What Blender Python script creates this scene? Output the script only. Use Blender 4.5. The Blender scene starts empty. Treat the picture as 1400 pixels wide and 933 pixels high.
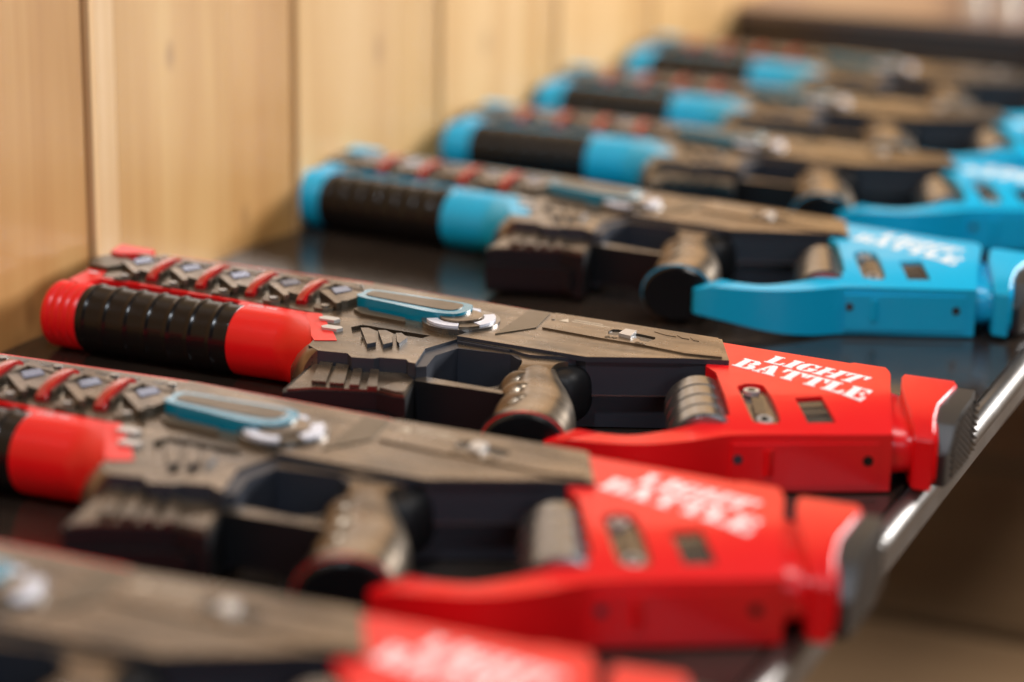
import bpy, bmesh, math, random
from mathutils import Vector, Matrix
R = math.radians
random.seed(7)
S = bpy.context.scene
COL = S.collection

# ------------------------------------------------------------------ camera
cam_d = bpy.data.cameras.new('camera'); cam = bpy.data.objects.new('camera', cam_d); COL.objects.link(cam); S.camera = cam
yaw, pitch, roll = 0.41578, 0.28640, 0.01776
fwd = Vector((-math.sin(yaw)*math.cos(pitch), math.cos(yaw)*math.cos(pitch), -math.sin(pitch)))
rt = Vector((math.cos(yaw), math.sin(yaw), 0)); up = rt.cross(fwd)
rt2 = math.cos(roll)*rt + math.sin(roll)*up; up2 = -math.sin(roll)*rt + math.cos(roll)*up
mw = Matrix((rt2, up2, -fwd)).transposed().to_4x4(); mw.translation = Vector((0.57877, -1.27035, 0.44303))
cam.matrix_world = mw
cam_d.sensor_width = 36; cam_d.lens = 36*3143.64/1400; cam_d.clip_start = .02; cam_d.clip_end = 60
cam_d.dof.use_dof = True
cam_d.dof.focus_distance = (Vector((.07, -.02, .045)) - mw.translation).dot(fwd)
cam_d.dof.aperture_fstop = 2.25; cam_d.dof.aperture_blades = 0

# ------------------------------------------------------------------ light: room ambient, a window far right, a window behind the camera
W = bpy.data.worlds.new('World'); S.world = W; W.use_nodes = True
W.node_tree.nodes['Background'].inputs[0].default_value = (.95, .90, .86, 1)
W.node_tree.nodes['Background'].inputs[1].default_value = .025
def area(name, loc, target, sx, sy, power, color):
    d = bpy.data.lights.new(name, 'AREA'); d.shape = 'RECTANGLE'; d.size = sx; d.size_y = sy; d.energy = power; d.color = color
    o = bpy.data.objects.new(name, d); COL.objects.link(o); o.location = loc
    o.rotation_euler = (Vector(target) - Vector(loc)).to_track_quat('-Z', 'Y').to_euler(); return o
area('window_light', (1.9, 2.9, 1.15), (0, .3, .1), 1.3, .9, 205, (.98, .97, .97))
area('top_fill', (.9, .5, 2.3), (.0, .3, .1), .8, .8, 30, (1, .96, .92))  # overhead fill, added so the upward faces get enough light
area('front_window', (1.7, -2.1, .80), (0, 0, 0), .9, .5, 10, (.78, .88, 1))
area('ceiling_spot', (.15, -1.05, 1.75), (0, 0, 0), .14, .14, 16, (.86, .92, 1))
S.view_settings.view_transform = 'Standard'; S.view_settings.look = 'None'; S.view_settings.gamma = 1
S.view_settings.exposure = 0
S.cycles.max_bounces = 8

# ------------------------------------------------------------------ materials
def mat(name, color, rough=.4, metal=0, coat=0, spec=.5, trans=0, bump=0, bscale=900, var=None, vscale=40, vcol=None, rvar=0, vmap=None):
    m = bpy.data.materials.new(name); m.use_nodes = True; nt = m.node_tree; b = nt.nodes['Principled BSDF']
    b.inputs['Base Color'].default_value = (*color, 1); b.inputs['Roughness'].default_value = rough
    b.inputs['Metallic'].default_value = metal; b.inputs['Coat Weight'].default_value = coat
    b.inputs['Specular IOR Level'].default_value = spec; b.inputs['Transmission Weight'].default_value = trans
    tc = nt.nodes.new('ShaderNodeTexCoord')
    if bump:
        n = nt.nodes.new('ShaderNodeTexNoise'); n.inputs['Scale'].default_value = bscale; n.inputs['Detail'].default_value = 3
        bp = nt.nodes.new('ShaderNodeBump'); bp.inputs['Strength'].default_value = bump; bp.inputs['Distance'].default_value = .0006
        nt.links.new(tc.outputs['Object'], n.inputs['Vector']); nt.links.new(n.outputs['Fac'], bp.inputs['Height']); nt.links.new(bp.outputs['Normal'], b.inputs['Normal'])
    if vcol:
        n = nt.nodes.new('ShaderNodeTexNoise'); n.inputs['Scale'].default_value = vscale; n.inputs['Detail'].default_value = 4
        r = nt.nodes.new('ShaderNodeValToRGB'); r.color_ramp.elements[0].position = .35; r.color_ramp.elements[1].position = .66
        r.color_ramp.elements[0].color = (*vcol, 1); r.color_ramp.elements[1].color = (*color, 1)
        src = tc.outputs['Object']
        if vmap:
            mp_ = nt.nodes.new('ShaderNodeMapping'); mp_.inputs['Scale'].default_value = vmap; nt.links.new(src, mp_.inputs['Vector']); src = mp_.outputs[0]; n.inputs['Distortion'].default_value = .6
        nt.links.new(src, n.inputs['Vector']); nt.links.new(n.outputs['Fac'], r.inputs['Fac']); nt.links.new(r.outputs['Color'], b.inputs['Base Color'])
    if rvar:
        n = nt.nodes.new('ShaderNodeTexNoise'); n.inputs['Scale'].default_value = 130; n.inputs['Detail'].default_value = 6
        mp = nt.nodes.new('ShaderNodeMapRange'); mp.inputs['To Min'].default_value = max(.03, rough-rvar); mp.inputs['To Max'].default_value = rough+rvar
        nt.links.new(tc.outputs['Object'], n.inputs['Vector']); nt.links.new(n.outputs['Fac'], mp.inputs['Value']); nt.links.new(mp.outputs['Result'], b.inputs['Roughness'])
    return m
M = {}
M['bronze'] = mat('bronze_paint', (.29, .225, .16), .29, .78, bump=.03, bscale=900, vcol=(.095, .075, .057), vscale=1, rvar=.08, vmap=(13, 42, 42))
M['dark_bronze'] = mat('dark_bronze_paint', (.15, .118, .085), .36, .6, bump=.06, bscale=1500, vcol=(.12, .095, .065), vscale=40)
M['red'] = mat('red_plastic', (.74, .004, .007), .32, 0, spec=.5, rvar=.03)
M['blue'] = mat('blue_plastic', (.0, .42, .69), .33, 0, spec=.5, rvar=.03)
M['dark'] = mat('dark_plastic', (.028, .031, .041), .42, 0, bump=.15, bscale=1800, rvar=.05)
M['rubber'] = mat('black_rubber', (.006, .0057, .006), .22, 0, spec=.3)
M['black'] = mat('shaded_plastic', (.008, .008, .009), .5, 0, spec=.25, bump=.12, bscale=1500)  # shaded copy of the dark plastic: the shade is put into its colour
M['gunmetal'] = mat('gunmetal', (.24, .232, .225), .24, .88, bump=.06, bscale=1200, rvar=.06)
M['silver'] = mat('silver_paint', (.55, .54, .53), .35, .55)
M['white'] = mat('milky_lens', (.62, .62, .68), .3)
M['print'] = mat('white_print', (.78, .77, .76), .5)
M['teal'] = mat('teal_plastic', (.0, .20, .31), .2, 0, coat=.4)
M['red_lens'] = mat('red_lens', (.34, .004, .006), .14, 0, coat=.5)
M['lens'] = mat('sky_tinted_lens', (.13, .17, .28), .18, .85)  # bluish base colour carries the reflection of the sky window
M['tan_print'] = mat('pale_tan_print', (.55, .46, .35), .5)
M['padblack'] = mat('pad_rubber', (.022, .022, .022), .42, 0, bump=.1)
M['steel'] = mat('trim_steel', (.19, .18, .17), .42, .92, bump=.05, bscale=160, vcol=(.12, .105, .09), vscale=14, rvar=.05)

KNOTS = [(-.040, .0175, .006), (.243, .0255, .006), (.141, .167, .006), (-.06, .26, .005), (.47, .125, .008), (.69, .10, .008), (.93, .30, .01), (.40, .45, .012), (-.15, .33, .01), (1.2, .5, .012)]
def wood(name, c0, c1, c2, rough=.5, axis='Z', knots=True, sc=1.0, coat=0):
    m = bpy.data.materials.new(name); m.use_nodes = True; nt = m.node_tree; N = nt.nodes; L = nt.links; b = N['Principled BSDF']
    b.inputs['Roughness'].default_value = rough; b.inputs['Coat Weight'].default_value = coat; b.inputs['Coat Roughness'].default_value = .25
    tc = N.new('ShaderNodeTexCoord'); oi = N.new('ShaderNodeObjectInfo')
    off = N.new('ShaderNodeVectorMath'); off.operation = 'MULTIPLY_ADD'; off.inputs[1].default_value = (1, 1, 1)
    mul = N.new('ShaderNodeVectorMath'); mul.operation = 'SCALE'; mul.inputs['Scale'].default_value = 9.0
    cmb = N.new('ShaderNodeCombineXYZ'); L.new(oi.outputs['Random'], cmb.inputs[0]); L.new(oi.outputs['Random'], cmb.inputs[1]); L.new(oi.outputs['Random'], cmb.inputs[2])
    L.new(cmb.outputs[0], mul.inputs[0]); L.new(tc.outputs['Object'], off.inputs[0]); L.new(mul.outputs[0], off.inputs[2])
    mp = N.new('ShaderNodeMapping'); L.new(off.outputs[0], mp.inputs['Vector'])
    mp.inputs['Scale'].default_value = (22*sc, 22*sc, 1.3*sc) if axis == 'Z' else (1.3*sc, 22*sc, 22*sc)
    n1 = N.new('ShaderNodeTexNoise'); n1.inputs['Scale'].default_value = 1; n1.inputs['Detail'].default_value = 5; n1.inputs['Distortion'].default_value = .7; L.new(mp.outputs[0], n1.inputs['Vector'])
    mp2 = N.new('ShaderNodeMapping'); mp2.inputs['Scale'].default_value = (160*sc, 160*sc, 3*sc) if axis == 'Z' else (3*sc, 160*sc, 160*sc); L.new(off.outputs[0], mp2.inputs['Vector'])
    n2 = N.new('ShaderNodeTexNoise'); n2.inputs['Scale'].default_value = 1; n2.inputs['Detail'].default_value = 3; L.new(mp2.outputs[0], n2.inputs['Vector'])
    mx = N.new('ShaderNodeMix'); mx.data_type = 'FLOAT'; mx.inputs[0].default_value = .2; L.new(n1.outputs['Fac'], mx.inputs[2]); L.new(n2.outputs['Fac'], mx.inputs[3])
    rp = N.new('ShaderNodeValToRGB'); e = rp.color_ramp.elements; e[0].position = .33; e[0].color = (*c0, 1); e[1].position = .66; e[1].color = (*c2, 1)
    k = rp.color_ramp.elements.new(.5); k.color = (*c1, 1); L.new(mx.outputs[0], rp.inputs['Fac'])
    out = rp.outputs['Color']
    if knots:
        acc = None
        for ky, kz, kr_ in KNOTS:
            sb = N.new('ShaderNodeVectorMath'); sb.operation = 'SUBTRACT'; L.new(tc.outputs['Object'], sb.inputs[0]); sb.inputs[1].default_value = (0, ky, kz)
            ml = N.new('ShaderNodeVectorMath'); ml.operation = 'MULTIPLY'; L.new(sb.outputs[0], ml.inputs[0]); ml.inputs[1].default_value = (0, 1/kr_, .62/kr_)
            ln = N.new('ShaderNodeVectorMath'); ln.operation = 'LENGTH'; L.new(ml.outputs[0], ln.inputs[0])
            k1 = N.new('ShaderNodeMapRange'); k1.inputs['From Min'].default_value = .45; k1.inputs['From Max'].default_value = 1.5; k1.inputs['To Min'].default_value = .38; k1.inputs['To Max'].default_value = 0; L.new(ln.outputs['Value'], k1.inputs['Value'])
            if acc is None: acc = k1.outputs[0]
            else:
                ad = N.new('ShaderNodeMath'); ad.operation = 'MAXIMUM'; L.new(acc, ad.inputs[0]); L.new(k1.outputs[0], ad.inputs[1]); acc = ad.outputs[0]
        class kr: outputs = [acc]
        mk_ = N.new('ShaderNodeMix'); mk_.data_type = 'RGBA'; L.new(kr.outputs[0], mk_.inputs[0]); L.new(out, mk_.inputs[6]); mk_.inputs[7].default_value = (c0[0]*.35, c0[1]*.3, c0[2]*.3, 1)
        out = mk_.outputs[2]
    hv = N.new('ShaderNodeHueSaturation'); vr = N.new('ShaderNodeMapRange'); vr.inputs['To Min'].default_value = .95; vr.inputs['To Max'].default_value = 1.05
    L.new(oi.outputs['Random'], vr.inputs['Value']); L.new(vr.outputs[0], hv.inputs['Value']); L.new(out, hv.inputs['Color'])
    tm = N.new('ShaderNodeMix'); tm.data_type = 'RGBA'; tm.blend_type = 'MULTIPLY'; tm.inputs[0].default_value = 1; L.new(hv.outputs[0], tm.inputs[6]); L.new(oi.outputs['Color'], tm.inputs[7]); L.new(tm.outputs[2], b.inputs['Base Color'])
    bp = N.new('ShaderNodeBump'); bp.inputs['Strength'].default_value = .15; bp.inputs['Distance'].default_value = .001; L.new(n2.outputs['Fac'], bp.inputs['Height']); L.new(bp.outputs[0], b.inputs['Normal'])
    return m
M['pine'] = wood('pine_boards', (.47, .262, .092), (.54, .325, .128), (.60, .388, .172), .42, coat=.15)
M['floorwood'] = wood('floor_boards', (.29, .17, .082), (.36, .215, .108), (.42, .26, .135), .5, axis='X', knots=False, sc=.5)
M['ledgewood'] = wood('dark_ledge_wood', (.035, .018, .010), (.05, .026, .014), (.07, .038, .022), .3, axis='X', knots=False, coat=.3)
M['shelf'] = mat('black_laminate', (.018, .0125, .0095), .17, 0, bump=.25, bscale=35, vcol=(.032, .023, .017), vscale=14, rvar=.10)

# ------------------------------------------------------------------ mesh helpers
def link_mesh(name, me, parent=None):
    o = bpy.data.objects.new(name, me); COL.objects.link(o)
    if parent: o.parent = parent
    return o
def mk(name, bm, mats, parent=None, ang=32):
    bmesh.ops.remove_doubles(bm, verts=bm.verts, dist=1e-6)
    bmesh.ops.recalc_face_normals(bm, faces=bm.faces)
    me = bpy.data.meshes.new(name); bm.to_mesh(me); bm.free()
    for m in (mats if isinstance(mats, (list, tuple)) else [mats]): me.materials.append(M[m])
    me.shade_smooth(); me.set_sharp_from_angle(angle=R(ang))
    return link_mesh(name, me, parent)
def prism(poly, z0, z1, bev=0, seg=2, bm=None, both=True):
    b = bmesh.new()
    vs = [b.verts.new((p[0], p[1], z0)) for p in poly]; vt = [b.verts.new((p[0], p[1], z1)) for p in poly]
    n = len(poly); b.faces.new(vt); b.faces.new(vs[::-1])
    for i in range(n): b.faces.new((vs[i], vs[(i+1) % n], vt[(i+1) % n], vt[i]))
    if bev:
        ed = [e for e in b.edges if e.is_manifold and e.calc_face_angle(0) > R(22) and (both or max(v.co.z for v in e.verts) > (z0+z1)/2)]
        bmesh.ops.bevel(b, geom=ed, offset=bev, offset_type='OFFSET', segments=seg, profile=.5, affect='EDGES', clamp_overlap=True)
    if bm is None: return b
    merge(bm, b); return bm
def merge(dst, src, mi=None):
    vm = {v: dst.verts.new(v.co) for v in src.verts}
    for f in src.faces:
        try:
            nf = dst.faces.new([vm[v] for v in f.verts]); nf.material_index = f.material_index if mi is None else mi
        except ValueError: pass
    src.free()
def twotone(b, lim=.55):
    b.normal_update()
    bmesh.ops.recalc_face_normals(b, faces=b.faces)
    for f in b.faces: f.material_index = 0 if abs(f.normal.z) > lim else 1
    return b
def lathe_u(profile, v, z, seg=48, bm=None, cap=True):
    b = bmesh.new(); rings = []
    for u, r in profile:
        rings.append([b.verts.new((u, v + r*math.cos(2*math.pi*i/seg), z + r*math.sin(2*math.pi*i/seg))) for i in range(seg)])
    for a, c in zip(rings, rings[1:]):
        for i in range(seg): b.faces.new((a[i], a[(i+1) % seg], c[(i+1) % seg], c[i]))
    if cap: b.faces.new(rings[0]); b.faces.new(rings[-1][::-1])
    if bm is None: return b
    merge(bm, b); return bm
def disc(c, r, z0, z1, seg=20, bev=0, a0=0):
    return prism([(c[0]+r*math.cos(a0+2*math.pi*i/seg), c[1]+r*math.sin(a0+2*math.pi*i/seg)) for i in range(seg)], z0, z1, bev)
def loft(rings, cap=True):
    b = bmesh.new(); rr = [[b.verts.new(p) for p in ring] for ring in rings]; n = len(rr[0])
    for a, c in zip(rr, rr[1:]):
        for i in range(n): b.faces.new((a[i], a[(i+1) % n], c[(i+1) % n], c[i]))
    if cap: b.faces.new(rr[0]); b.faces.new(rr[-1][::-1])
    return b
def smooth_poly(pts, k=3):
    """Catmull-Rom through a closed list; points given with a third item stay sharp corners."""
    n = len(pts); out = []
    for i in range(n):
        p0, p1, p2, p3 = pts[i-1], pts[i], pts[(i+1) % n], pts[(i+2) % n]
        out.append(p1[:2])
        if len(p1) > 2 and len(p2) > 2: continue
        a = p1 if len(p1) > 2 else p0; d = p2 if len(p2) > 2 else p3
        for j in range(1, k+1):
            t = j/(k+1)
            out.append(tuple(.5*(2*p1[c] + (p2[c]-a[c])*t + (2*a[c]-5*p1[c]+4*p2[c]-d[c])*t*t + (3*p1[c]-a[c]-3*p2[c]+d[c])*t**3) for c in (0, 1)))
    return out
def cut(o, cutters):
    dg = None
    for c in cutters:
        md = o.modifiers.new('cut', 'BOOLEAN'); md.operation = 'DIFFERENCE'; md.object = c; md.solver = 'EXACT'
    bpy.context.view_layer.update(); dg = bpy.context.evaluated_depsgraph_get()
    me = bpy.data.meshes.new_from_object(o.evaluated_get(dg)); o.modifiers.clear(); old = o.data; o.data = me; bpy.data.meshes.remove(old)
    me.shade_smooth(); me.set_sharp_from_angle(angle=R(32))
    for c in cutters: m_ = c.data; bpy.data.objects.remove(c); bpy.data.meshes.remove(m_)

# ------------------------------------------------------------------ setting
def struct(o): o['kind'] = 'structure'; return o
XW = -.319
def board_section(y0, y1, dep0, dep1, z0, z1, ws, we):
    g0, g1 = (.0014 if dep0 else .0002), (.0014 if dep1 else .0002)
    ys = [(y0+g0, -.006), (y0+g0, dep0-(.002 if dep0 else .0002)), (y0+g0+.002, dep0), (y0+ws, .0), (y1-we, .0), (y1-g1-.003, dep1), (y1-g1, dep1-(.003 if dep1 else .0002)), (y1-g1, -.006)]
    back = [(y1-g1, -.018), (y0+g0, -.018)]
    ring = ys + back
    return loft([[(XW+d, y, z0) for y, d in ring], [(XW+d, y, z1) for y, d in ring]])
wall = bpy.data.objects.new('wall', None); COL.objects.link(wall); wall.location = (0, 0, 0); struct(wall)
wall['label'] = 'pine board wall behind the shelf'
ys = [(-1.39, 1, 1, 1), (-1.2, .95, .9, .8), (-1.105, 1.1, 1.1, 1.15), (-.825, 1, .95, .9), (-.54, 1.05, 1.05, 1.1), (-.2605, .88, .76, .60), (.0255, 1.08, 1.12, 1.32), (.070, .95, .90, .80), (.2217, .86, .75, .58), (.3114, 1.07, 1.08, 1.14), (.505, .94, .87, .74),
      (.5771, 1.10, 1.12, 1.20), (.775, .96, .89, .77), (.8477, 1.10, 1.10, 1.14), (1.05, .95, .88, .75), (1.1171, 1.05, 1.02, 1.0), (1.41, 1, .95, .9), (1.69, 1.1, 1.1, 1.1), (1.97, 1, 1, 1), (2.25, 1.05, 1, 1), (2.53, 1, 1, 1)]
main = {.0255, .3114, .5771, .8477, 1.1171, -.2605, -.54, -.825, -1.105, 1.41, 1.69}
for a, b_ in zip(ys, ys[1:]):
    left, right = a[0] in main, b_[0] in main
    w = b_[0]-a[0]
    pk = mk('plank', board_section(a[0], b_[0], .008 if left else .0, .006 if right else .0, -.6, 1.6, min(.040, w*.45), min(.06, w*.45)), 'pine', wall, ang=20)
    pk.color = (a[1], a[2], a[3], 1)
back = bpy.data.meshes.new('backing')
o = mk('backing', prism([(XW-.035, -1.45), (XW-.0185, -1.45), (XW-.0185, 2.6), (XW-.035, 2.6)], -.6, 1.6), 'ledgewood', wall)

shelf = bpy.data.objects.new('display_shelf', None); COL.objects.link(shelf)
shelf['label'] = 'glossy black shelf under the row of toy guns with a metal edge'; shelf['category'] = 'shelf'
mk('shelf_board', prism([(XW+.0002, -1.3), (.288, -1.3), (.288, 1.409), (XW+.0002, 1.409)], -.02, 0), 'shelf', shelf)
prof = []
for i in range(13):
    a = math.pi*(1.02 - i/12*1.3); prof.append((.2945+.0075*math.cos(a), -.0065+.0078*math.sin(a)))
prof += [(.300, -.022), (.2882, -.022)]
mk('edge_trim', loft([[(x, -1.3, z) for x, z in prof], [(x, 1.405, z) for x, z in prof]]), 'steel', shelf, ang=40)

floor = bpy.data.objects.new('floor', None); COL.objects.link(floor); struct(floor)
ZF = -.5
yy = .923 - .515*5
for i in range(12):
    a = yy + i*.515
    mk('plank', prism([(XW-.03, a+.02), (2.6, a+.02), (2.6, a+.495), (XW-.03, a+.495)], ZF-.03, ZF, .004), 'floorwood', floor)
mk('subfloor', prism([(XW-.03, -1.8), (2.6, -1.8), (2.6, 4.4), (XW-.03, 4.4)], ZF-.06, ZF-.025), 'ledgewood', floor)

ledge = bpy.data.objects.new('wooden_ledge', None); COL.objects.link(ledge); ledge.location = (0, 0, 0)
ledge['label'] = 'dark brown wooden ledge across the far end of the shelf'; ledge['category'] = 'ledge'
mk('front_board', prism([(XW+.001, 1.411), (1.6, 1.411), (1.6, 1.435), (XW+.001, 1.435)], -.03, .0378, .002), 'ledgewood', ledge)
M['ledgetop'] = wood('brown_ledge_top', (.17, .105, .078), (.21, .135, .102), (.24, .155, .12), .35, axis='X', knots=False, coat=.2)
mk('top_board', prism([(XW+.001, 1.405), (1.6, 1.405), (1.6, 2.4), (XW+.001, 2.4)], .0380, .0475, .003), 'ledgetop', ledge)

# ------------------------------------------------------------------ stencil lettering
def I_(x0=0, w=.5): return [(x0, 0), (x0+w, 0), (x0+w, .1), (x0+w-.085, .1), (x0+w-.085, .9), (x0+w, .9), (x0+w, 1), (x0, 1), (x0, .9), (x0+.085, .9), (x0+.085, .1), (x0, .1)]
FOOT = [(.53, 0), (.84, 0), (.9, .36), (.8, .36), (.7, .13), (.53, .13)]
G = {
 'L': (.9, [I_(), FOOT]), 'I': (.5, [I_()]),
 'H': (1.16, [I_(0, .48), [(.44, .43), (.56, .43), (.56, .57), (.44, .57)], [(.60, .43), (.72, .43), (.72, .57), (.60, .57)], I_(.68, .48)]),
 'T': (1.0, [[(.25, 0), (.75, 0), (.75, .1), (.66, .1), (.66, 1), (.34, 1), (.34, .1), (.25, .1)], [(0, 1), (.29, 1), (.29, .88), (.18, .84), (.11, .6), (0, .6)], [(1, 1), (.71, 1), (.71, .88), (.82, .84), (.89, .6), (1, .6)]]),
 'G': (.95, [[(.44, 0), (.44, .12), (.36, .2), (.36, .8), (.44, .88), (.44, 1), (.2, .95), (.04, .76), (0, .5), (.04, .24), (.2, .05)], [(.5, 1), (.5, .88), (.66, .76), (.7, .62), (.82, .62), (.82, 1), (.72, .93)], [(.5, 0), (.5, .12), (.6, .18), (.6, .38), (.52, .38), (.52, .48), (.95, .48), (.95, .38), (.88, .38), (.88, .1)]]),
 'B': (.9, [I_(0, .46), [(.5, 1), (.72, 1), (.86, .88), (.86, .66), (.74, .55), (.5, .55), (.5, .64), (.54, .64), (.58, .72), (.58, .84), (.54, .9), (.5, .9)], [(.5, .49), (.76, .49), (.9, .38), (.9, .12), (.76, 0), (.5, 0), (.5, .1), (.55, .1), (.6, .17), (.6, .33), (.55, .4), (.5, .4)]]),
 'A': (1.02, [[(0, 0), (.34, 0), (.34, .1), (.24, .1), (.29, .28), (.46, .28), (.43, .4), (.33, .4), (.42, .74), (.36, .95), (.13, .1), (0, .1)], [(.42, 1), (.64, 1), (.92, .1), (1.02, .1), (1.02, 0), (.46, 0), (.46, .1), (.57, .1), (.40, .9)]]),
 'E': (.9, [I_(), FOOT, [(.53, .88), (.53, 1), (.86, 1), (.86, .68), (.77, .68), (.69, .88)], [(.53, .44), (.53, .56), (.63, .56), (.63, .68), (.71, .68), (.71, .32), (.63, .32), (.63, .44)]]),
}
def lettering(text, quad, z0, z1, bm, gap=.05):
    tot = sum(G[c][0] for c in text) + gap*(len(text)-1); x = 0
    a, b_, c_, d = [Vector(q) for q in quad]
    for ch in text:
        for poly in G[ch][1]:
            pp = []
            for px, py in poly:
                s = (x+px)/tot; pp.append(((1-py)*((1-s)*a+s*b_) + py*((1-s)*d+s*c_))[:])
            b = bmesh.new(); vt = [b.verts.new((p[0], p[1], z1)) for p in pp]; vb = [b.verts.new((p[0], p[1], z0)) for p in pp]
            b.faces.new(vt)
            for i in range(len(pp)): b.faces.new((vb[i], vb[(i+1) % len(pp)], vt[(i+1) % len(pp)], vt[i]))
            merge(bm, b)
        x += G[ch][0] + gap
def small_text(name, body, loc, rot, size, m, parent):
    cu = bpy.data.curves.new(name, 'FONT'); cu.body = body; cu.size = size; cu.extrude = .0001
    t = bpy.data.objects.new(name, cu); COL.objects.link(t); bpy.context.view_layer.update()
    me = bpy.data.meshes.new_from_object(t.evaluated_get(bpy.context.evaluated_depsgraph_get())); bpy.data.objects.remove(t); bpy.data.curves.remove(cu)
    me.transform(Matrix.Translation(loc) @ Matrix.Rotation(rot, 4, 'Z')); me.materials.clear(); me.materials.append(M[m])
    return link_mesh(name, me, parent)

# ------------------------------------------------------------------ the toy gun, lying on its side; u along its length, v towards its top rail, z up from the shelf
ZC = .023
BV, BZ, BR = -.043, .0228, .0222            # barrel axis and radius
def back_v(u): 
    pts = [(-.30, .046), (-.10, .046), (-.01, .037), (.05, .031), (.15, .0265)]
    for (a, va), (b, vb) in zip(pts, pts[1:]):
        if u <= b: return va + (vb-va)*max(0, (u-a)/(b-a))
    return pts[-1][1]
def screw(c, r, z, parent, name='screw', m='gunmetal'):
    b = disc(c, r, z-.002, z+.0008, 16, .0003); o = mk(name, b, m, parent)
    s = mk('socket', disc(c, r*.5, z, z+.0010, 6), 'rubber', o); return o

def make_gun(colour):
    g = bpy.data.objects.new('toy_gun', None); COL.objects.link(g)
    C = colour
    # --- barrel
    pr = [(-.286, .0165), (-.294, .0172), (-.2955, .0188), (-.2945, .0205)]
    for k in range(4):
        u = -.2935 + k*.0066; pr += [(u+.0008, .0219), (u+.0028, .0223), (u+.0050, .0219), (u+.0060, .0213)]
    pr += [(-.266, .0222), (-.255, .0222)]
    mz = mk('muzzle', lathe_u(pr, BV, BZ), C, g)
    mk('bore', lathe_u([(-.2875, .0160), (-.2872, .0160)], BV, BZ), 'rubber', mz)
    pr = [(-.2675, .0205), (-.2668, .0222)]
    n = 7; L0, L1 = -.2660, -.1530
    for k in range(127):
        t = k/126; ph = (t*n+.05) % 1
        pr.append((L0+(L1-L0)*t, .0226+.0010*math.exp(-((ph-.35)/.10)**2)))
    pr += [(-.1525, .0225), (-.1515, .0205)]
    mk('hand_sleeve', lathe_u(pr, BV, BZ, 56), 'rubber', g)
    mk('barrel', lathe_u([(-.160, .0222), (-.118, .0222)], BV, BZ, 56), C, g)
    secs = []
    for j in range(13):
        t = j/12; f_ = t*t*(3-2*t); ring = []
        for i in range(56):
            th = 2*math.pi*i/56; ct, sn = math.cos(th), math.sin(th); ex = 1-.62*f_
            af = .0222 + (.0235*f_ if ct < 0 else -.012*f_)
            v_ = BV + af*math.copysign(abs(ct)**ex, ct); z_ = BZ + (.0222+.0013*f_)*math.copysign(abs(sn)**ex, sn)
            ue = -.0985 + .037*max(0, min(1, (-.036-v_)/.0484)); ring.append((-.118+(ue+.118)*t, v_, z_))
        secs.append(ring)
    mk('barrel_flare', loft(secs), C, g, ang=45)
    # coloured flat flank beside the rail, with its printed line and bolts
    fl = [(-.2895, -.036), (-.2915, -.012), (-.2947, -.0066), (-.2787, -.0081), (-.2735, -.0215), (-.165, -.0295), (-.0985, -.0357), (-.0985, -.043), (-.158, -.0430), (-.159, -.0325), (-.271, -.0255), (-.275, -.043)]
    fk = mk('flank_panel', prism(fl, .004, .0450, .0004), C, g)
    mk('flank_tip', prism([(-.0985, -.0357), (-.0919, -.0485), (-.0868, -.0539), (-.0811, -.0652), (-.0726, -.0686), (-.0615, -.0844), (-.0737, -.0905), (-.0800, -.0830), (-.0900, -.0660), (-.1040, -.0450), (-.1080, -.0370)], .040, .0459, .0003), C, g)
    small_text('printed_line', 'LASER TAG', (-.151, -.0385, .0451), R(-2.2), .0042, 'print', fk)
    mk('printed_line', prism([(-.2885, -.0155), (-.2815, -.0160), (-.2812, -.0135), (-.2882, -.0130)], .0448, .0452), 'print', fk)
    for c in ((-.0865, -.0478), (-.0756, -.0647)):
        h = [(c[0]-.0072, c[1]-.0005), (c[0]-.0052, c[1]+.0036), (c[0]+.0048, c[1]+.0036), (c[0]+.0072, c[1]+.001), (c[0]+.0052, c[1]-.0036), (c[0]-.0048, c[1]-.0036)]
        mk('bolt', prism(h, .043, .0475, .0008), 'silver', g)
    # --- receiver body
    body = [(-.104, .0465), (-.104, -.034), (-.086, -.052), (-.074, -.070), (-.0755, -.088), (-.0725, -.100), (-.062, -.1075), (-.0435, -.1045), (-.0375, -.1105), (-.0245, -.107), (-.0225, -.1035), (-.0065, -.0995), (-.0035, -.1035), (.002, -.1046),
            (-.0064, -.0745), (.0018, -.0475), (.0407, -.0518), (.0500, -.0560), (.0550, -.0570), (.0755, -.0520), (.085, -.044), (.143, -.019), (.150, .0215)] + [(u, back_v(u)) for u in (.10, .05, -.01, -.06)]
    bo = mk('receiver', twotone(prism(body, .0008, .0455, .0013, 2)), ['bronze', 'dark'], g)
    vent = [(-.0681, -.0535), (-.0642, -.0456), (-.0159, -.048), (-.0179, -.0555), (-.0575, -.0535), (-.0430, -.0876), (-.0475, -.0880)]
    cu = mk('cutter', prism(vent, .0432, .06), 'dark_bronze')
    cut(bo, [cu])
    for poly in ([(-.0577, -.0603), (-.0536, -.0581), (-.0466, -.0617), (-.0351, -.0838), (-.0381, -.0895)], [(-.0459, -.0599), (-.0419, -.0578), (-.0343, -.0624), (-.0262, -.0792), (-.0289, -.0861)], [(-.0333, -.0605), (-.0302, -.0589), (-.0226, -.0662), (-.0214, -.0794), (-.0245, -.0765)]):
        mk('vent_fin', twotone(prism(poly, .0445, .0482, .0005), .3), ['bronze', 'dark'], g)
    hf = []
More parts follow.
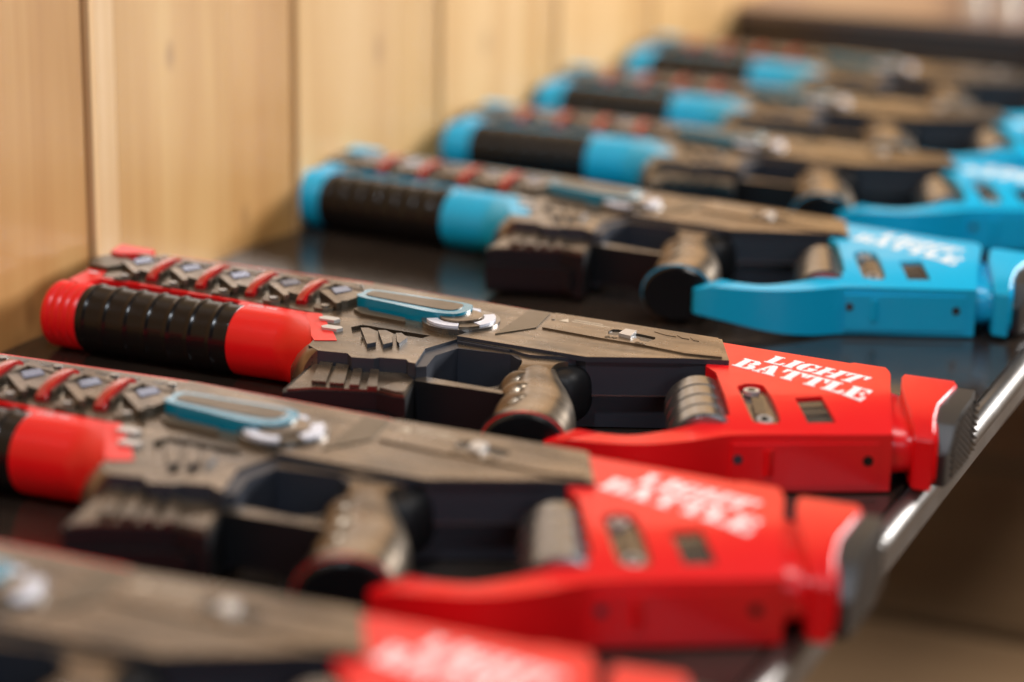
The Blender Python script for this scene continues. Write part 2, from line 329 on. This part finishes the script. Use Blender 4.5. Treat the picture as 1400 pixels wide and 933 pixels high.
    for z_, uL, vL, uF, vF in ((.0045, -.092, -.080, -.074, -.104), (.014, -.094, -.084, -.0745, -.1075), (.026, -.0925, -.086, -.0735, -.1085), (.035, -.0865, -.0885, -.0705, -.1085), (.0415, -.0795, -.0905, -.0665, -.1080), (.0450, -.0745, -.0912, -.0630, -.1072), (.0453, -.072, -.0905, -.062, -.1055)):
        hf.append([(uL, vL, z_), (uL+.004, vL-.008, z_), (uF-.004, vF+.002, z_), (uF, vF, z_), (uF+.016, vF+.004, z_), (uL+.022, vL+.012, z_)])
    mk('housing_flare', loft(hf), 'bronze', g, ang=38)
    # coloured strip along the back edge
    st = [(u, back_v(u)-.002) for u in (-.262, -.20, -.10, -.05, -.01, .03)]
    st += [(u, back_v(u)+.0028) for u in (.03, -.01, -.05, -.10, -.20, -.262)]
    mk('edge_strip', prism(st, .006, .0447, .0008), C, g)
    # --- side plate
    pl = [(.0016, -.047), (.0894, -.0515), (.142, -.0275), (.168, -.0195), (.1494, .0213), (.100, .0245), (.036, .0275), (.0174, .0285), (.009, -.010)]
    sp = mk('side_plate', twotone(prism(pl, .0442, .0475, .0009)), ['bronze', 'dark'], g)
    pt = [(.042, -.0085), (.082, -.0135), (.1115, -.0155), (.1405, -.0205), (.163, -.0178), (.1475, .0195), (.09, .023), (.0365, .0255)]
    sw = [(.0822, .0010), (.0826, .0072), (.0860, .0085), (.1125, .0030), (.1140, -.0008), (.1120, -.0085), (.1065, -.0080), (.1050, -.0050), (.0905, -.0030), (.0890, -.0050), (.0845, -.0045)]
    rp = mk('raised_panel', prism(pt, .047, .0486, .0012), 'bronze', sp)
    cut(rp, [mk('cutter', prism(sw, .0460, .06), 'rubber')])
    mk('shade_facet', prism([(.0215, -.034), (.0185, .024), (.0335, .0245), (.0385, -.0095)], .047, .0482, .0006), 'dark_bronze', sp)  # shaded band of the plate, its shade given by darker bronze
    mk('pin_hole', disc((.0415, .010), .0012, .0480, .0489, 12), 'rubber', sp)
    mk('switch_slot', prism(sw, .0470, .0477), 'rubber', sp)
    mk('switch', prism([(.0915, -.0052), (.0918, .0062), (.0992, .0052), (.1005, -.0078)], .0475, .0506, .0008), 'silver', sp)
    small_text('embossed_text', 'OFF', (.0840, -.0115, .0488), R(-6), .0048, 'dark_bronze', sp)
    small_text('embossed_text', 'ON', (.1050, -.0152, .0488), R(-6), .0048, 'dark_bronze', sp)
    for k_, ln_ in ((0, .020), (1, .026)):
        mk('printed_line', prism([(.0535, .0150-.0038*k_), (.0535+ln_, .0132-.0038*k_), (.0535+ln_, .0143-.0038*k_), (.0535, .0161-.0038*k_)], .0484, .0487), 'tan_print', sp)
    mk('warning_mark', prism([(.0455, .0095), (.0525, .0085), (.0495, .0155)], .0484, .0488), 'tan_print', sp)
    for q in ([(.1079, .0135), (.1179, .0147), (.1238, .0092), (.117, .0098)], [(.1232, .0126), (.1279, .0138), (.1327, .0078), (.128, .0082)], [(.1318, .0122), (.1350, .0125), (.1396, .0065), (.136, .0068)]):
        mk('stripe', prism(q, .0484, .0489, .0002), 'bronze', sp)
    # groove lip below the plate
    mk('lip', prism([(.003, -.0485), (.0400, -.0515), (.0400, -.0535), (.0035, -.0505)], .040, .0452, .0008), 'dark', g)
    # dark core wall between grip and stock
    cw = [(.078, -.0465), (.0885, -.0500), (.1405, -.0262), (.157, -.0225), (.157, .018), (.08, .026)]
    mk('core', prism(cw, .0232, .0438, .0008), 'dark', g)
    mk('core_lower', prism([(x, y+.0085) for x, y in cw], .003, .0226, .0012), 'black', g)  # lower half in the shaded copy, so its shadow is painted
    mk('core_seam', prism([(.080, -.0470), (.0885, -.0503), (.1408, -.0265), (.1408, -.0240), (.084, -.0456)], .0224, .0234, .0002), 'gunmetal', g)
    # --- light ring and teal cover
    rc = (-.0100, -.0165)
    rg = mk('light_ring', disc(rc, .0246, .044, .0490, 48, .0012), 'gunmetal', g)
    mk('ring_cap', disc(rc, .0136, .048, .0518, 36, .0012), 'bronze', rg)
    def arc(a0, a1, r0, r1, n=14):
        return [(rc[0]+r1*math.cos(R(a0+(a1-a0)*i/n)), rc[1]+r1*math.sin(R(a0+(a1-a0)*i/n))) for i in range(n+1)] + [(rc[0]+r0*math.cos(R(a1+(a0-a1)*i/n)), rc[1]+r0*math.sin(R(a1+(a0-a1)*i/n))) for i in range(n+1)]
    for a0, a1 in ((216, 290), (328, 404), (440, 480)):
        mk('indicator_light', prism(arc(a0, a1, .0148, .0218), .048, .0505, .0007), 'white', rg)
    mk('ring_spacer', prism(arc(292, 326, .0145, .0222), .048, .0502, .0005), 'dark_bronze', rg)
    cv = smooth_poly([(-.0845, -.0125), (-.0865, -.003), (-.0840, .0060), (-.050, .0055), (-.0157, .0040), (-.0085, -.0030), (-.0078, -.0130), (-.0125, -.0225), (-.0290, -.0245), (-.058, -.0185)], 4)
    co = mk('light_cover', prism(cv, .0445, .0535, .0017, 3), 'teal', g)
    iv = smooth_poly([(-.0800, -.0085), (-.0815, -.001), (-.0780, .0022), (-.050, .0015), (-.0200, .0000), (-.0140, -.0060), (-.0165, -.0155), (-.0300, -.0165), (-.058, -.0125)], 4)
    mk('cover_inlay', prism(iv, .0525, .0540, .0006), 'dark_bronze', co)
    mk('cover_step', prism([(-.083, -.0150), (-.077, -.0150), (-.0729, -.0195), (-.0451, -.0250), (-.0405, -.0330), (-.074, -.0285), (-.083, -.0215)], .044, .0474, .0005), 'dark_bronze', g)
    # --- rail with its repeated light cells
    rb = [(-.2935, -.0055), (-.2780, -.0075), (-.2725, -.0205), (-.165, -.0283), (-.095, -.0345), (-.095, .0460), (-.262, .0460), (-.272, .041), (-.2975, .036), (-.302, .012)]
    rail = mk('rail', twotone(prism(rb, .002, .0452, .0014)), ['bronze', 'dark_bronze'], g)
    mk('rail_nose', prism([(-.3015, .010), (-.2945, -.005), (-.279, -.0065), (-.2735, .004), (-.278, .020), (-.288, .0225), (-.297, .021)], .044, .0478, .0012), 'dark_bronze', rail)
    mk('sight_fin', prism([(-.296, .0235), (-.300, .043), (-.271, .040), (-.2675, .031), (-.287, .0205)], .030, .0500, .0012), C, g)
    for k in range(5):
        ul = -.264 + .0385*k; dv = -.0010*k
        def T(ps): return [(ul+a, b+dv) for a, b in ps]
        hump = T([(-.0060, .0055), (-.0020, .0195), (.0050, .0225), (.0150, .0185), (.0305, .0215), (.0285, .0055), (.0285, -.0020), (.0310, -.0110), (.0215, -.0125), (.0060, -.0085)])
        if k == 4: hump = T([(-.0060, .0055), (-.0020, .0195), (.0050, .0225), (.0140, .0175), (.0180, .0120), (.0200, .0000), (.0185, -.0100), (.0140, -.0140), (.0060, -.0085)])
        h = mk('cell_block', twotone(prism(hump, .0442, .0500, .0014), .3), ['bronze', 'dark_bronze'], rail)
        # tilted lens set in the block, its blue painted for the reflected window
        b = bmesh.new()
        q = [(-.0030, .0070, .0512), (.0045, -.0010, .0504), (.0105, .0120, .0500), (.0020, .0195, .0504)]
        vs = [b.verts.new((ul+x, y+dv, z+.0004)) for x, y, z in q]; vb = [b.verts.new((ul+x, y+dv, .0475)) for x, y, z in q]
        b.faces.new(vs)
        for i in range(4): b.faces.new((vb[i], vb[(i+1) % 4], vs[(i+1) % 4], vs[i]))
        bmesh.ops.bevel(b, geom=b.edges[:], offset=.0004, segments=2, affect='EDGES', clamp_overlap=True)
        mk('lens', b, 'lens', h)
        mk('lens_shadow_strip', prism(T([(-.0052, .0075), (-.0032, .0070), (.0020, .0195), (-.0010, .0195)]), .0495, .0503), 'rubber', h)  # black strip painted in for the shadow beside the lens
        mk('wedge', prism(T([(-.0085, .0015), (-.0045, .0055), (.0180, -.0175), (.0165, -.0215), (.0140, -.0195)]), .0445, .0508, .0006), 'bronze', h)
        mk('wedge', prism(T([(-.0080, .0205), (-.0045, .0255), (.0150, .0185), (.0138, .0160)]), .0445, .0508, .0006), 'bronze', h)
        hp = T([(.0000, -.0215), (.0015, -.0155), (.0060, -.0128), (.0120, -.0165), (.0140, -.0225), (.0090, -.0262), (.0035, -.0262)])
        if k < 5:
            hx = mk('hex_plate', prism(hp, .0445, .0472, .0007), 'dark_bronze', rail)
            mk('screw', disc((ul+.0078, -.0200+dv), .0030, .0465, .0482, 14, .0004), 'gunmetal', hx)
        for a, b2 in ((-.0135, -.0055), (.0070, .0155)):
            mk('slot', prism(T([(a, .0385), (b2, .0385), (b2+.001, .0425), (a+.001, .0425)]), .0446, .0454), 'rubber', rail)  # black strips on the surface, standing in for the dark of recessed slots
        mk('rail_screw', disc((ul+.0015, .0385+dv), .0028, .0445, .0470, 14, .0005), 'gunmetal', rail)
        if k < 4:
            us, vf, vb_ = ul+.0268, -.0185+dv, .0315+dv
            ring = []
            for i in range(13):
                t = i/12; zz = .0462 + .0070*math.sin(math.pi*min(1, max(0, (t+.02)/1.04)))**.45
                cu_, cv_ = us - .0100*t, vf + (vb_-vf)*t
                ring.append([(cu_-.0031, cv_-.0007, .0440), (cu_+.0031, cv_+.0007, .0440), (cu_+.0031, cv_+.0007, zz-.0006), (cu_+.0022, cv_+.0005, zz), (cu_-.0022, cv_-.0005, zz), (cu_-.0031, cv_-.0007, zz-.0006)])
            mk('light_strap', loft(ring), 'red_lens', rail, ang=40)
    # --- trigger guard and trigger
    gd = [(.0025, -.1050), (-.0062, -.0745), (.0020, -.0480), (.0407, -.0522), (.0500, -.0560), (.0520, -.0640), (.0490, -.0625), (.0420, -.0562), (.0080, -.0590), (.0025, -.0790), (.0075, -.1010)]
    tg = mk('trigger_guard', prism(gd, .004, .0435, .0018, 2), 'dark', g)
    mk('guard_bar', twotone(prism([(.0030, -.1055), (.0072, -.1010), (.0600, -.1045), (.0610, -.1100), (.0045, -.1110)], .0085, .0370, .0010), .8), ['bronze', 'black'], tg)  # front face uses the shaded plastic, its shade painted
    tr = smooth_poly([(.0440, -.060, 1), (.0455, -.072), (.0430, -.083), (.0345, -.0895, 1), (.0365, -.0915, 1), (.0460, -.0860), (.0500, -.074), (.0500, -.060, 1)], 3)
    mk('trigger', prism(tr, .016, .031, .001), 'gunmetal', g)
    gf = smooth_poly([(.0030, -.0490, 1), (.0407, -.0522, 1), (.0790, -.0545, 1), (.0745, -.0590), (.0740, -.0680), (.0775, -.0790), (.0830, -.0870, 1), (.0600, -.0920, 1), (.0560, -.0800), (.0545, -.0680), (.0500, -.0600), (.0420, -.0560), (.0080, -.0572, 1)], 2)
    b = prism(gf, .0035, .0436, .0022, 4)
    for y_ in (-.062, -.068, -.074, -.080, -.086):
        bmesh.ops.bisect_plane(b, geom=b.verts[:]+b.edges[:]+b.faces[:], plane_co=(.06, y_, 0), plane_no=(.36, -.93, 0))
    for v in b.verts:
        q = max(0, -.060-v.co.y)
        v.co.z += (-1 if v.co.z > ZC else 1)*min(.010, q*q*10)
    mk('grip_frame', b, 'bronze', g, ang=40)
    # --- grip
    path = [((.0640, -.0560), .0105, .0190), ((.0655, -.0660), .0125, .0200), ((.0680, -.0760), .0160, .0202), ((.0740, -.0890), .0195, .0199), ((.0805, -.1020), .0208, .0193), ((.0860, -.1150), .0216, .0196), ((.0895, -.1320), .0230, .0198), ((.0925, -.1515), .0246, .0202)]
    dense = []
    for (p, a, b), (p2, a2, b2) in zip(path, path[1:]):
        for j in range(5):
            t = j/5; dense.append(((p[0]+(p2[0]-p[0])*t, p[1]+(p2[1]-p[1])*t), a+(a2-a)*t, b+(b2-b)*t))
    dense.append(path[-1]); rings = []
    px, py = Vector((.93, .36)).normalized()
    for (c, a, b) in dense:
        s = (-c[1]-.050)/.094
        rg_ = []
        for i in range(40):
            th = 2*math.pi*i/40; ct, sn = math.cos(th), math.sin(th)
            e = .45+.35*min(1, max(0, s*2.6))
            x = a*math.copysign(abs(ct)**e, ct); z = b*math.copysign(abs(sn)**e, sn)
            bump = 0
            if .24 < s < .93:
                w = abs(math.sin(math.pi*((s-.24)/.69*3)))
                dth = min(abs(th-R(140)), abs(th-R(220))); bump = -.0016*math.exp(-(dth/.6)**2)
            k = 1 + bump/.02
            rg_.append((c[0]+px*x*k, c[1]+py*x*k, ZC+z*k))
        rings.append(rg_)
    gp = mk('grip', loft(rings), 'bronze', g, ang=60)
    for cc, kk in (((.0590, -.0805), 1.05), ((.0675, -.1010), 1.08), ((.0760, -.1220), 1.1)):
        el = []
        for i in range(1, 14):
            ph = math.pi*i/14; el.append([])
            for k in range(24):
                q = 2*math.pi*k/24; x, y, z = .0135*kk*math.sin(ph)*math.cos(q), .0098*kk*math.sin(ph)*math.sin(q), -.0185*kk*math.cos(ph)
                el[-1].append((cc[0]+px*x-py*y, cc[1]+py*x+px*y, ZC+z))
        mk('finger_ridge', loft(el), 'bronze', gp, ang=60)
    c, a, b = path[-1]; e_ = []
    for dd, k in ((-.001, 1.0), (.0008, 1.004), (.0012, .965)):
        e_.append([(c[0]+.36*dd+px*a*k*math.cos(2*math.pi*i/40), c[1]-.93*dd+py*a*k*math.cos(2*math.pi*i/40), ZC+b*k*math.sin(2*math.pi*i/40)) for i in range(40)])
    mk('grip_rim', loft(e_), C, gp)
    e_ = []
    for dd, k in ((.000, .985), (.0030, .98), (.0050, .90)):
        e_.append([(c[0]+.36*dd+px*a*k*math.cos(2*math.pi*i/40), c[1]-.93*dd+py*a*k*math.cos(2*math.pi*i/40), ZC+b*k*math.sin(2*math.pi*i/40)) for i in range(40)])
    mk('grip_cap', loft(e_), 'rubber', gp)
    rr_ = []
    sg = lambda x, e: math.copysign(abs(x)**e, x)
    for i in range(1, 20):
        ph = math.pi*i/20
        rr_.append([(.0790+.0135*sg(math.sin(ph), .6)*sg(math.cos(2*math.pi*k/32), .7), -.0550+.0170*sg(math.sin(ph), .6)*sg(math.sin(2*math.pi*k/32), .7), ZC+.001-.0165*sg(math.cos(ph), .7)) for k in range(32)])
    mk('grip_tang', loft(rr_), 'black', g, ang=60)
    # --- magazine
    mg = [(-.0690, -.100), (-.004, -.098), (.0040, -.1085), (.0130, -.1400), (.0060, -.1405), (-.0070, -.1375), (-.0420, -.1500), (-.0560, -.1610), (-.0585, -.1560)]
    mgo = mk('magazine', prism(mg, .0045, .0352, .0032, 3), 'black', g)  # shade on the magazine front comes from the darkened plastic colour
    fp = [(-.0655, -.102), (-.006, -.100), (.0030, -.1090), (.0118, -.1388), (.0060, -.1393), (-.0070, -.1362), (-.0425, -.1487), (-.0545, -.1585)]
    mk('magazine_face', prism(fp, .0345, .0368, .0010), 'bronze', mgo)
    for a in (-.0505, -.0395, -.0275, -.0165):
        w = .0055 if a > -.035 else .0085
        mk('magazine_rib', prism([(a-.0105, -.106), (a-.0105+w, -.106), (a+.004+w, -.1415+(a+.05)*.15), (a+.004, -.1435+(a+.05)*.15)], .036, .0389, .0007), 'bronze', mgo)
    mk('magazine_pad', prism([(-.0025, -.1215), (.0055, -.1165), (.0100, -.1360), (.0050, -.1372), (-.0065, -.1345)], .036, .0380, .0005), 'bronze', mgo)
    mk('floor_plate', prism([(-.0560, -.1600), (-.0075, -.1395), (.0050, -.1425), (.0040, -.1440), (-.0075, -.1425), (-.0555, -.1632)], .0100, .0250, .0008), 'black', mgo)
    sc = lathe_u([(0, .0030), (.0012, .0026)], 0, 0, 14); d = Vector((-.0275, -.1447, .0150)); ax = Vector((-.36, -.93, 0)).normalized()
    for v in sc.verts: v.co = d + ax*v.co.x + Vector((-ax.y, ax.x, 0))*v.co.y*1 + Vector((0, 0, v.co.z))
    for v in sc.verts: v.co += ax*.0030
    mk('magazine_screw', sc, 'silver', mgo)
    # --- stock
    sk = [(.1490, .0245, 1), (.2317, .0182, 1), (.2335, .0205, 1), (.2530, .0195, 1), (.2590, .0080), (.2660, -.0180), (.2740, -.0450), (.2832, -.0735, 1), (.2580, -.0868, 1), (.2326, -.0999, 1), (.2140, -.1095), (.1995, -.1185), (.1870, -.1330), (.1700, -.1475), (.1510, -.1560), (.1280, -.1605), (.1130, -.1600), (.1070, -.1565), (.1080, -.1515), (.1235, -.1482), (.1378, -.1463), (.1534, -.1408), (.1669, -.1302), (.1754, -.1214), (.1837, -.1119), (.1915, -.1030), (.1950, -.0960, 1), (.1660, -.0370, 1), (.1560, -.0270, 1)]
    S0, S1 = Vector((.2000, -.1182)), Vector((.2832, -.0735)); dr = (S1-S0).normalized(); nr = Vector((dr.y, -dr.x))
    def ztop(u, v):
        d = max(0, (Vector((u, v))-S0).dot(-nr)); return .0445 - .0095*(1-min(1, d/.05))**1.5
    b = prism(smooth_poly(sk, 3), .0015, .0445, .0034, 4)
    for d in (.005, .010, .016, .022, .029, .037, .045):
        p = S0 - nr*d
        bmesh.ops.bisect_plane(b, geom=b.verts[:]+b.edges[:]+b.faces[:], plane_co=(p.x, p.y, 0), plane_no=(nr.x, nr.y, 0))
    bmesh.ops.triangulate(b, faces=[f for f in b.faces if len(f.verts) > 4])
    def tilt(o, top=ZC):
        for v in (o.verts if isinstance(o, bmesh.types.BMesh) else o.data.vertices):
            if v.co.z > top: v.co.z += (ztop(v.co.x, v.co.y)-.0445)*min(1, (v.co.z-ZC)/(.0445-ZC))
        return o
    tilt(b)
    for v in b.verts:
        if v.co.y < -.0945 and v.co.x < .216:
            t = max(0, min(1, (v.co.x-.112)/(.200-.112))); t = t*t*(3-2*t)
            dz = max(0, min(1, (-.0945-v.co.y)/.012)); k0 = (.30+.62*min(1, max(0, (v.co.x-.104)/.020))) if v.co.z > ZC else .5; k = 1-(1-(k0+(1-k0)*t))*dz
            v.co.z = ZC + (v.co.z-ZC)*k
    stock = mk('stock', b, C, g, ang=28)
    s1 = smooth_poly([(.1875, -.0608), (.1868, -.0525), (.1907, -.0479), (.1977, -.0477), (.2041, -.0567), (.2215, -.0870), (.2205, -.0935), (.2130, -.0965), (.2071, -.0943)], 3)
    s2 = [(.2216, -.0605), (.2346, -.0513), (.2511, -.0768), (.237, -.0845)]
    c1 = mk('cutter', tilt(prism(s1, .0400, .06)), C); c2 = mk('cutter', tilt(prism(s2, .0400, .06)), C)
    cut(stock, [c1, c2])
    def shrink(ps, k):
        cx = sum(p[0] for p in ps)/len(ps); cy = sum(p[1] for p in ps)/len(ps); return [(cx+(x-cx)*k, cy+(y-cy)*k) for x, y in ps]
    ad = mk('adjuster', tilt(prism(shrink(s1, .97), .0385, .0412), .02), 'gunmetal', g)
    mk('adjuster_bar', tilt(prism([(.1985, -.0690), (.2045, -.0665), (.2135, -.0860), (.2080, -.0885)], .041, .0436, .0009)), 'gunmetal', ad)
    for cc in ((.1948, -.0575), (.2140, -.0910)):
        w = mk('screw', tilt(disc(cc, .0046, .041, .0438, 20, .0006)), 'silver', ad); mk('socket', tilt(disc(cc, .0024, .0437, .0442, 6)), 'rubber', w)
    gr = mk('ribbed_insert', tilt(prism(shrink(s2, .985), .0385, .0410), .02), 'gunmetal', g)
    for k in range(3):
        t0, t1 = .08+.31*k, .08+.31*k+.25
        A_ = lambda t: (s2[0][0]+(s2[3][0]-s2[0][0])*t+.0004, s2[0][1]+(s2[3][1]-s2[0][1])*t)
        B_ = lambda t: (s2[1][0]+(s2[2][0]-s2[1][0])*t-.0004, s2[1][1]+(s2[2][1]-s2[1][1])*t)
        mk('rib', tilt(prism([A_(t0), B_(t0), B_(t1), A_(t1)], .0405, .0428, .0008)), 'gunmetal', gr)
    bm = bmesh.new()
    lettering('LIGHT', [(.1844, -.0034), (.2458, -.0207), (.2517, -.0050), (.1870, .0116)], .0440, .0448, bm)
    lettering('BATTLE', [(.1695, -.0190), (.2575, -.0480), (.2593, -.0298), (.1720, -.0018)], .0440, .0448, bm)
    mk('lettering', tilt(bm), 'print', stock)
    # door on the stock's lower side, with its screw and hole
    def side(s, off): p = S0 + dr*s + nr*off; return (p.x, p.y)
    Ls = (S1-S0).length
    door = mk('battery_door', prism([side(.004, -.003), side(.004, .0011), side(Ls-.0075, .0011), side(Ls-.0075, -.003)], .0050, .0300, .0006), C, stock)
    def peg(name, s, z, r, m, parent, off=.0012):
        b = lathe_u([(-.001, r), (.0004, r)], 0, 0, 16); p = S0 + dr*s + nr*off
        for v in b.verts: x, y, zz = v.co; q = p + nr*x + dr*y; v.co = (q.x, q.y, z+zz)
        return mk(name, b, m, parent)
    peg('hole', Ls-.0135, .0200, .0030, 'rubber', door); peg('screw', .0075, .0215, .0028, 'dark', door)
    mk('thumb_notch', prism([side(.0205, .0005), side(.0245, .0034), side(.0290, .0005)], .0120, .0270, .0006), C, door)
    # ringed cylinder set into the stock
    ca, cb = Vector((.1575, -.0430)), Vector((.1860, -.1110)); ax = (cb-ca).normalized(); sd = Vector((-ax.y, ax.x)); LL = (cb-ca).length
    pr = [(0, .014), (0, .0185)]
    for k in range(4):
        x0 = LL*k/4; pr += [(x0+.0008, .0200), (x0+LL/4-.0022, .0200), (x0+LL/4-.0014, .0182), (x0+LL/4-.0004, .0182)]
    pr += [(LL, .014)]
    b = lathe_u(pr, 0, 0, 44)
    for v in b.verts: x, y, zz = v.co; q = ca + ax*x + sd*y; v.co = (q.x, q.y, ZC+.0005+zz)
    mk('ringed_cylinder', b, 'gunmetal', g)
    # neck and butt pad
    nr_ = []
    for off, kk in ((-.010, 1.06), (-.001, 1.04), (.004, .97), (.009, .92), (.014, .92), (.019, .98), (.026, 1.08)):
        ring = []
        for i in range(40):
            q = 2*math.pi*i/40; v = -.0265 + .0400*kk*sg(math.cos(q), .6); z = .0205 + .0165*kk*sg(math.sin(q), .6)
            ring.append((.2542+(.0195-v)*.312+off, v, z))
        nr_.append(ring)
    mk('neck', loft(nr_), C, g, ang=50)
    rows = [(.0150, .0400, .2665, .2940), (.0135, .0440, .2655, .2965), (.0040, .0450, .2668, .3000), (-.0125, .0448, .2710, .2995), (-.0330, .0438, .2785, .2985), (-.0500, .0410, .2860, .3010), (-.0640, .0375, .2920, .3045), (-.0690, .0330, .2945, .3055)]
    b = bmesh.new(); rr = []
    for v, z, ul, ur in rows: rr.append([b.verts.new((ul, v, z)), b.verts.new((ur, v, z)), b.verts.new((ur, v, .0030)), b.verts.new((ul, v, .0030))])
    for p, q in zip(rr, rr[1:]):
        for i in range(4): b.faces.new((p[i], p[(i+1) % 4], q[(i+1) % 4], q[i]))
    b.faces.new(rr[0]); b.faces.new(rr[-1][::-1])
    bmesh.ops.recalc_face_normals(b, faces=b.faces[:])
    ed = [e for e in b.edges if e.is_manifold and e.calc_face_angle(0) > R(40)]
    bmesh.ops.bevel(b, geom=ed, offset=.0022, segments=3, affect='EDGES', clamp_overlap=True)
    mk('butt', b, C, g, ang=30)
    b = bmesh.new(); rr = []
    rows2 = [(.0090, .0400, .2950, .3065), (.0060, .0425, .2975, .3105), (-.0125, .0428, .2980, .3130), (-.0330, .0415, .2970, .3128), (-.0500, .0375, .2990, .3125), (-.0590, .0250, .3010, .3120), (-.0620, .0230, .3020, .3105), (-.0625, .0050, .3020, .3100)]
    for v, z, ul, ur in rows2: rr.append([b.verts.new((ul, v, z)), b.verts.new((ur, v, z)), b.verts.new((ur, v, .0045)), b.verts.new((ul, v, .0045))])
    for p, q in zip(rr, rr[1:]):
        for i in range(4): b.faces.new((p[i], p[(i+1) % 4], q[(i+1) % 4], q[i]))
    b.faces.new(rr[0]); b.faces.new(rr[-1][::-1])
    bmesh.ops.recalc_face_normals(b, faces=b.faces[:])
    bmesh.ops.bevel(b, geom=[e for e in b.edges if e.is_manifold and e.calc_face_angle(0) > R(25)], offset=.0009, segments=2, affect='EDGES', clamp_overlap=True)
    pad = mk('butt_pad', b, 'padblack', g, ang=30)
    bm = bmesh.new()
    for k in range(17):
        zc_ = -.002 + k*.0040
        v0, v1 = .004, -.054
        seg_ = []
        for i in range(30):
            v = v0 + (v1-v0)*i/29; z = zc_ + (v-v0)*.55*-1 - .028
            if .0075 < z < .0395 - max(0, -v-.040)*.9: seg_.append((v, z))
        if len(seg_) > 2:
            (va, za), (vb, zb) = seg_[0], seg_[-1]
            q = [(.3112, va, za-.0012), (.3140, va, za-.0005), (.3140, va, za+.0005), (.3112, va, za+.0012)]; r_ = [(.3112, vb, zb-.0012), (.3136, vb, zb-.0005), (.3136, vb, zb+.0005), (.3112, vb, zb+.0012)]
            merge(bm, loft([q, r_]))
    tread = mk('tread_ribs', bm, 'padblack', pad); tread['kind'] = 'stuff'
    return g

def copy_tree(o, parent=None):
    c = o.copy(); COL.objects.link(c); c.parent = parent
    for ch in o.children: copy_tree(ch, c)
    return c
protos = {'red': make_gun('red'), 'blue': make_gun('blue')}
used = {}
spots = [
 ('red', .0000, .0000, -.0001, 'sharp red and bronze toy gun in the middle, nearest red one to the blue guns'),
 ('red', .0078, -.2382, .0321, 'slightly blurred red and bronze toy gun, second from the bottom of the photo'),
 ('red', .0010, -.4859, .0979, 'very blurred red and bronze toy gun cut off by the bottom edge, nearest the camera'),
 ('blue', -.0226, .3561, -.0881, 'blue and bronze toy gun next to the red ones, nearest of the blue guns'),
 ('blue', -.0091, .6205, -.0264, 'blurred blue and bronze toy gun, second nearest of the four blue ones'),
 ('blue', -.0172, .8494, -.0290, 'blurred blue and bronze toy gun, third nearest of the four blue ones'),
 ('blue', -.0112, 1.0729, -.0570, 'very blurred blue and bronze toy gun farthest away, beside the dark wooden ledge'),
]
for col, x, y, a, lab in spots:
    p = protos[col]
    o = p if col not in used else copy_tree(p); used[col] = 1
    o.location = (x, y, 0); o.rotation_euler = (0, 0, a)
    o['label'] = lab; o['category'] = 'toy gun'; o['group'] = 'toy guns laid in a row on the shelf'
M['pale'] = mat('pale_tone', (.75, .70, .62), .4)
for x, y, h, lab in ((-.041, 1.50, .20, 'blurred pale upright post on the dark ledge, left of the two'), (.000, 1.50, .20, 'blurred pale upright post on the dark ledge at the top right corner')):
    pr = [(0, .0125), (.010, .0125), (.012, .0100), (h-.01, .0095), (h, .007)]
    b = lathe_u(pr, 0, 0, 20)
    for v in b.verts: a_, b2, c2 = v.co; v.co = (b2, c2, a_)
    o = mk('pale_form', b, 'pale'); o.location = (x, y, .0475)  # plain upright standing in for an unidentified pale form
    o['label'] = lab; o['category'] = 'form'; o['group'] = 'pale forms on the ledge'
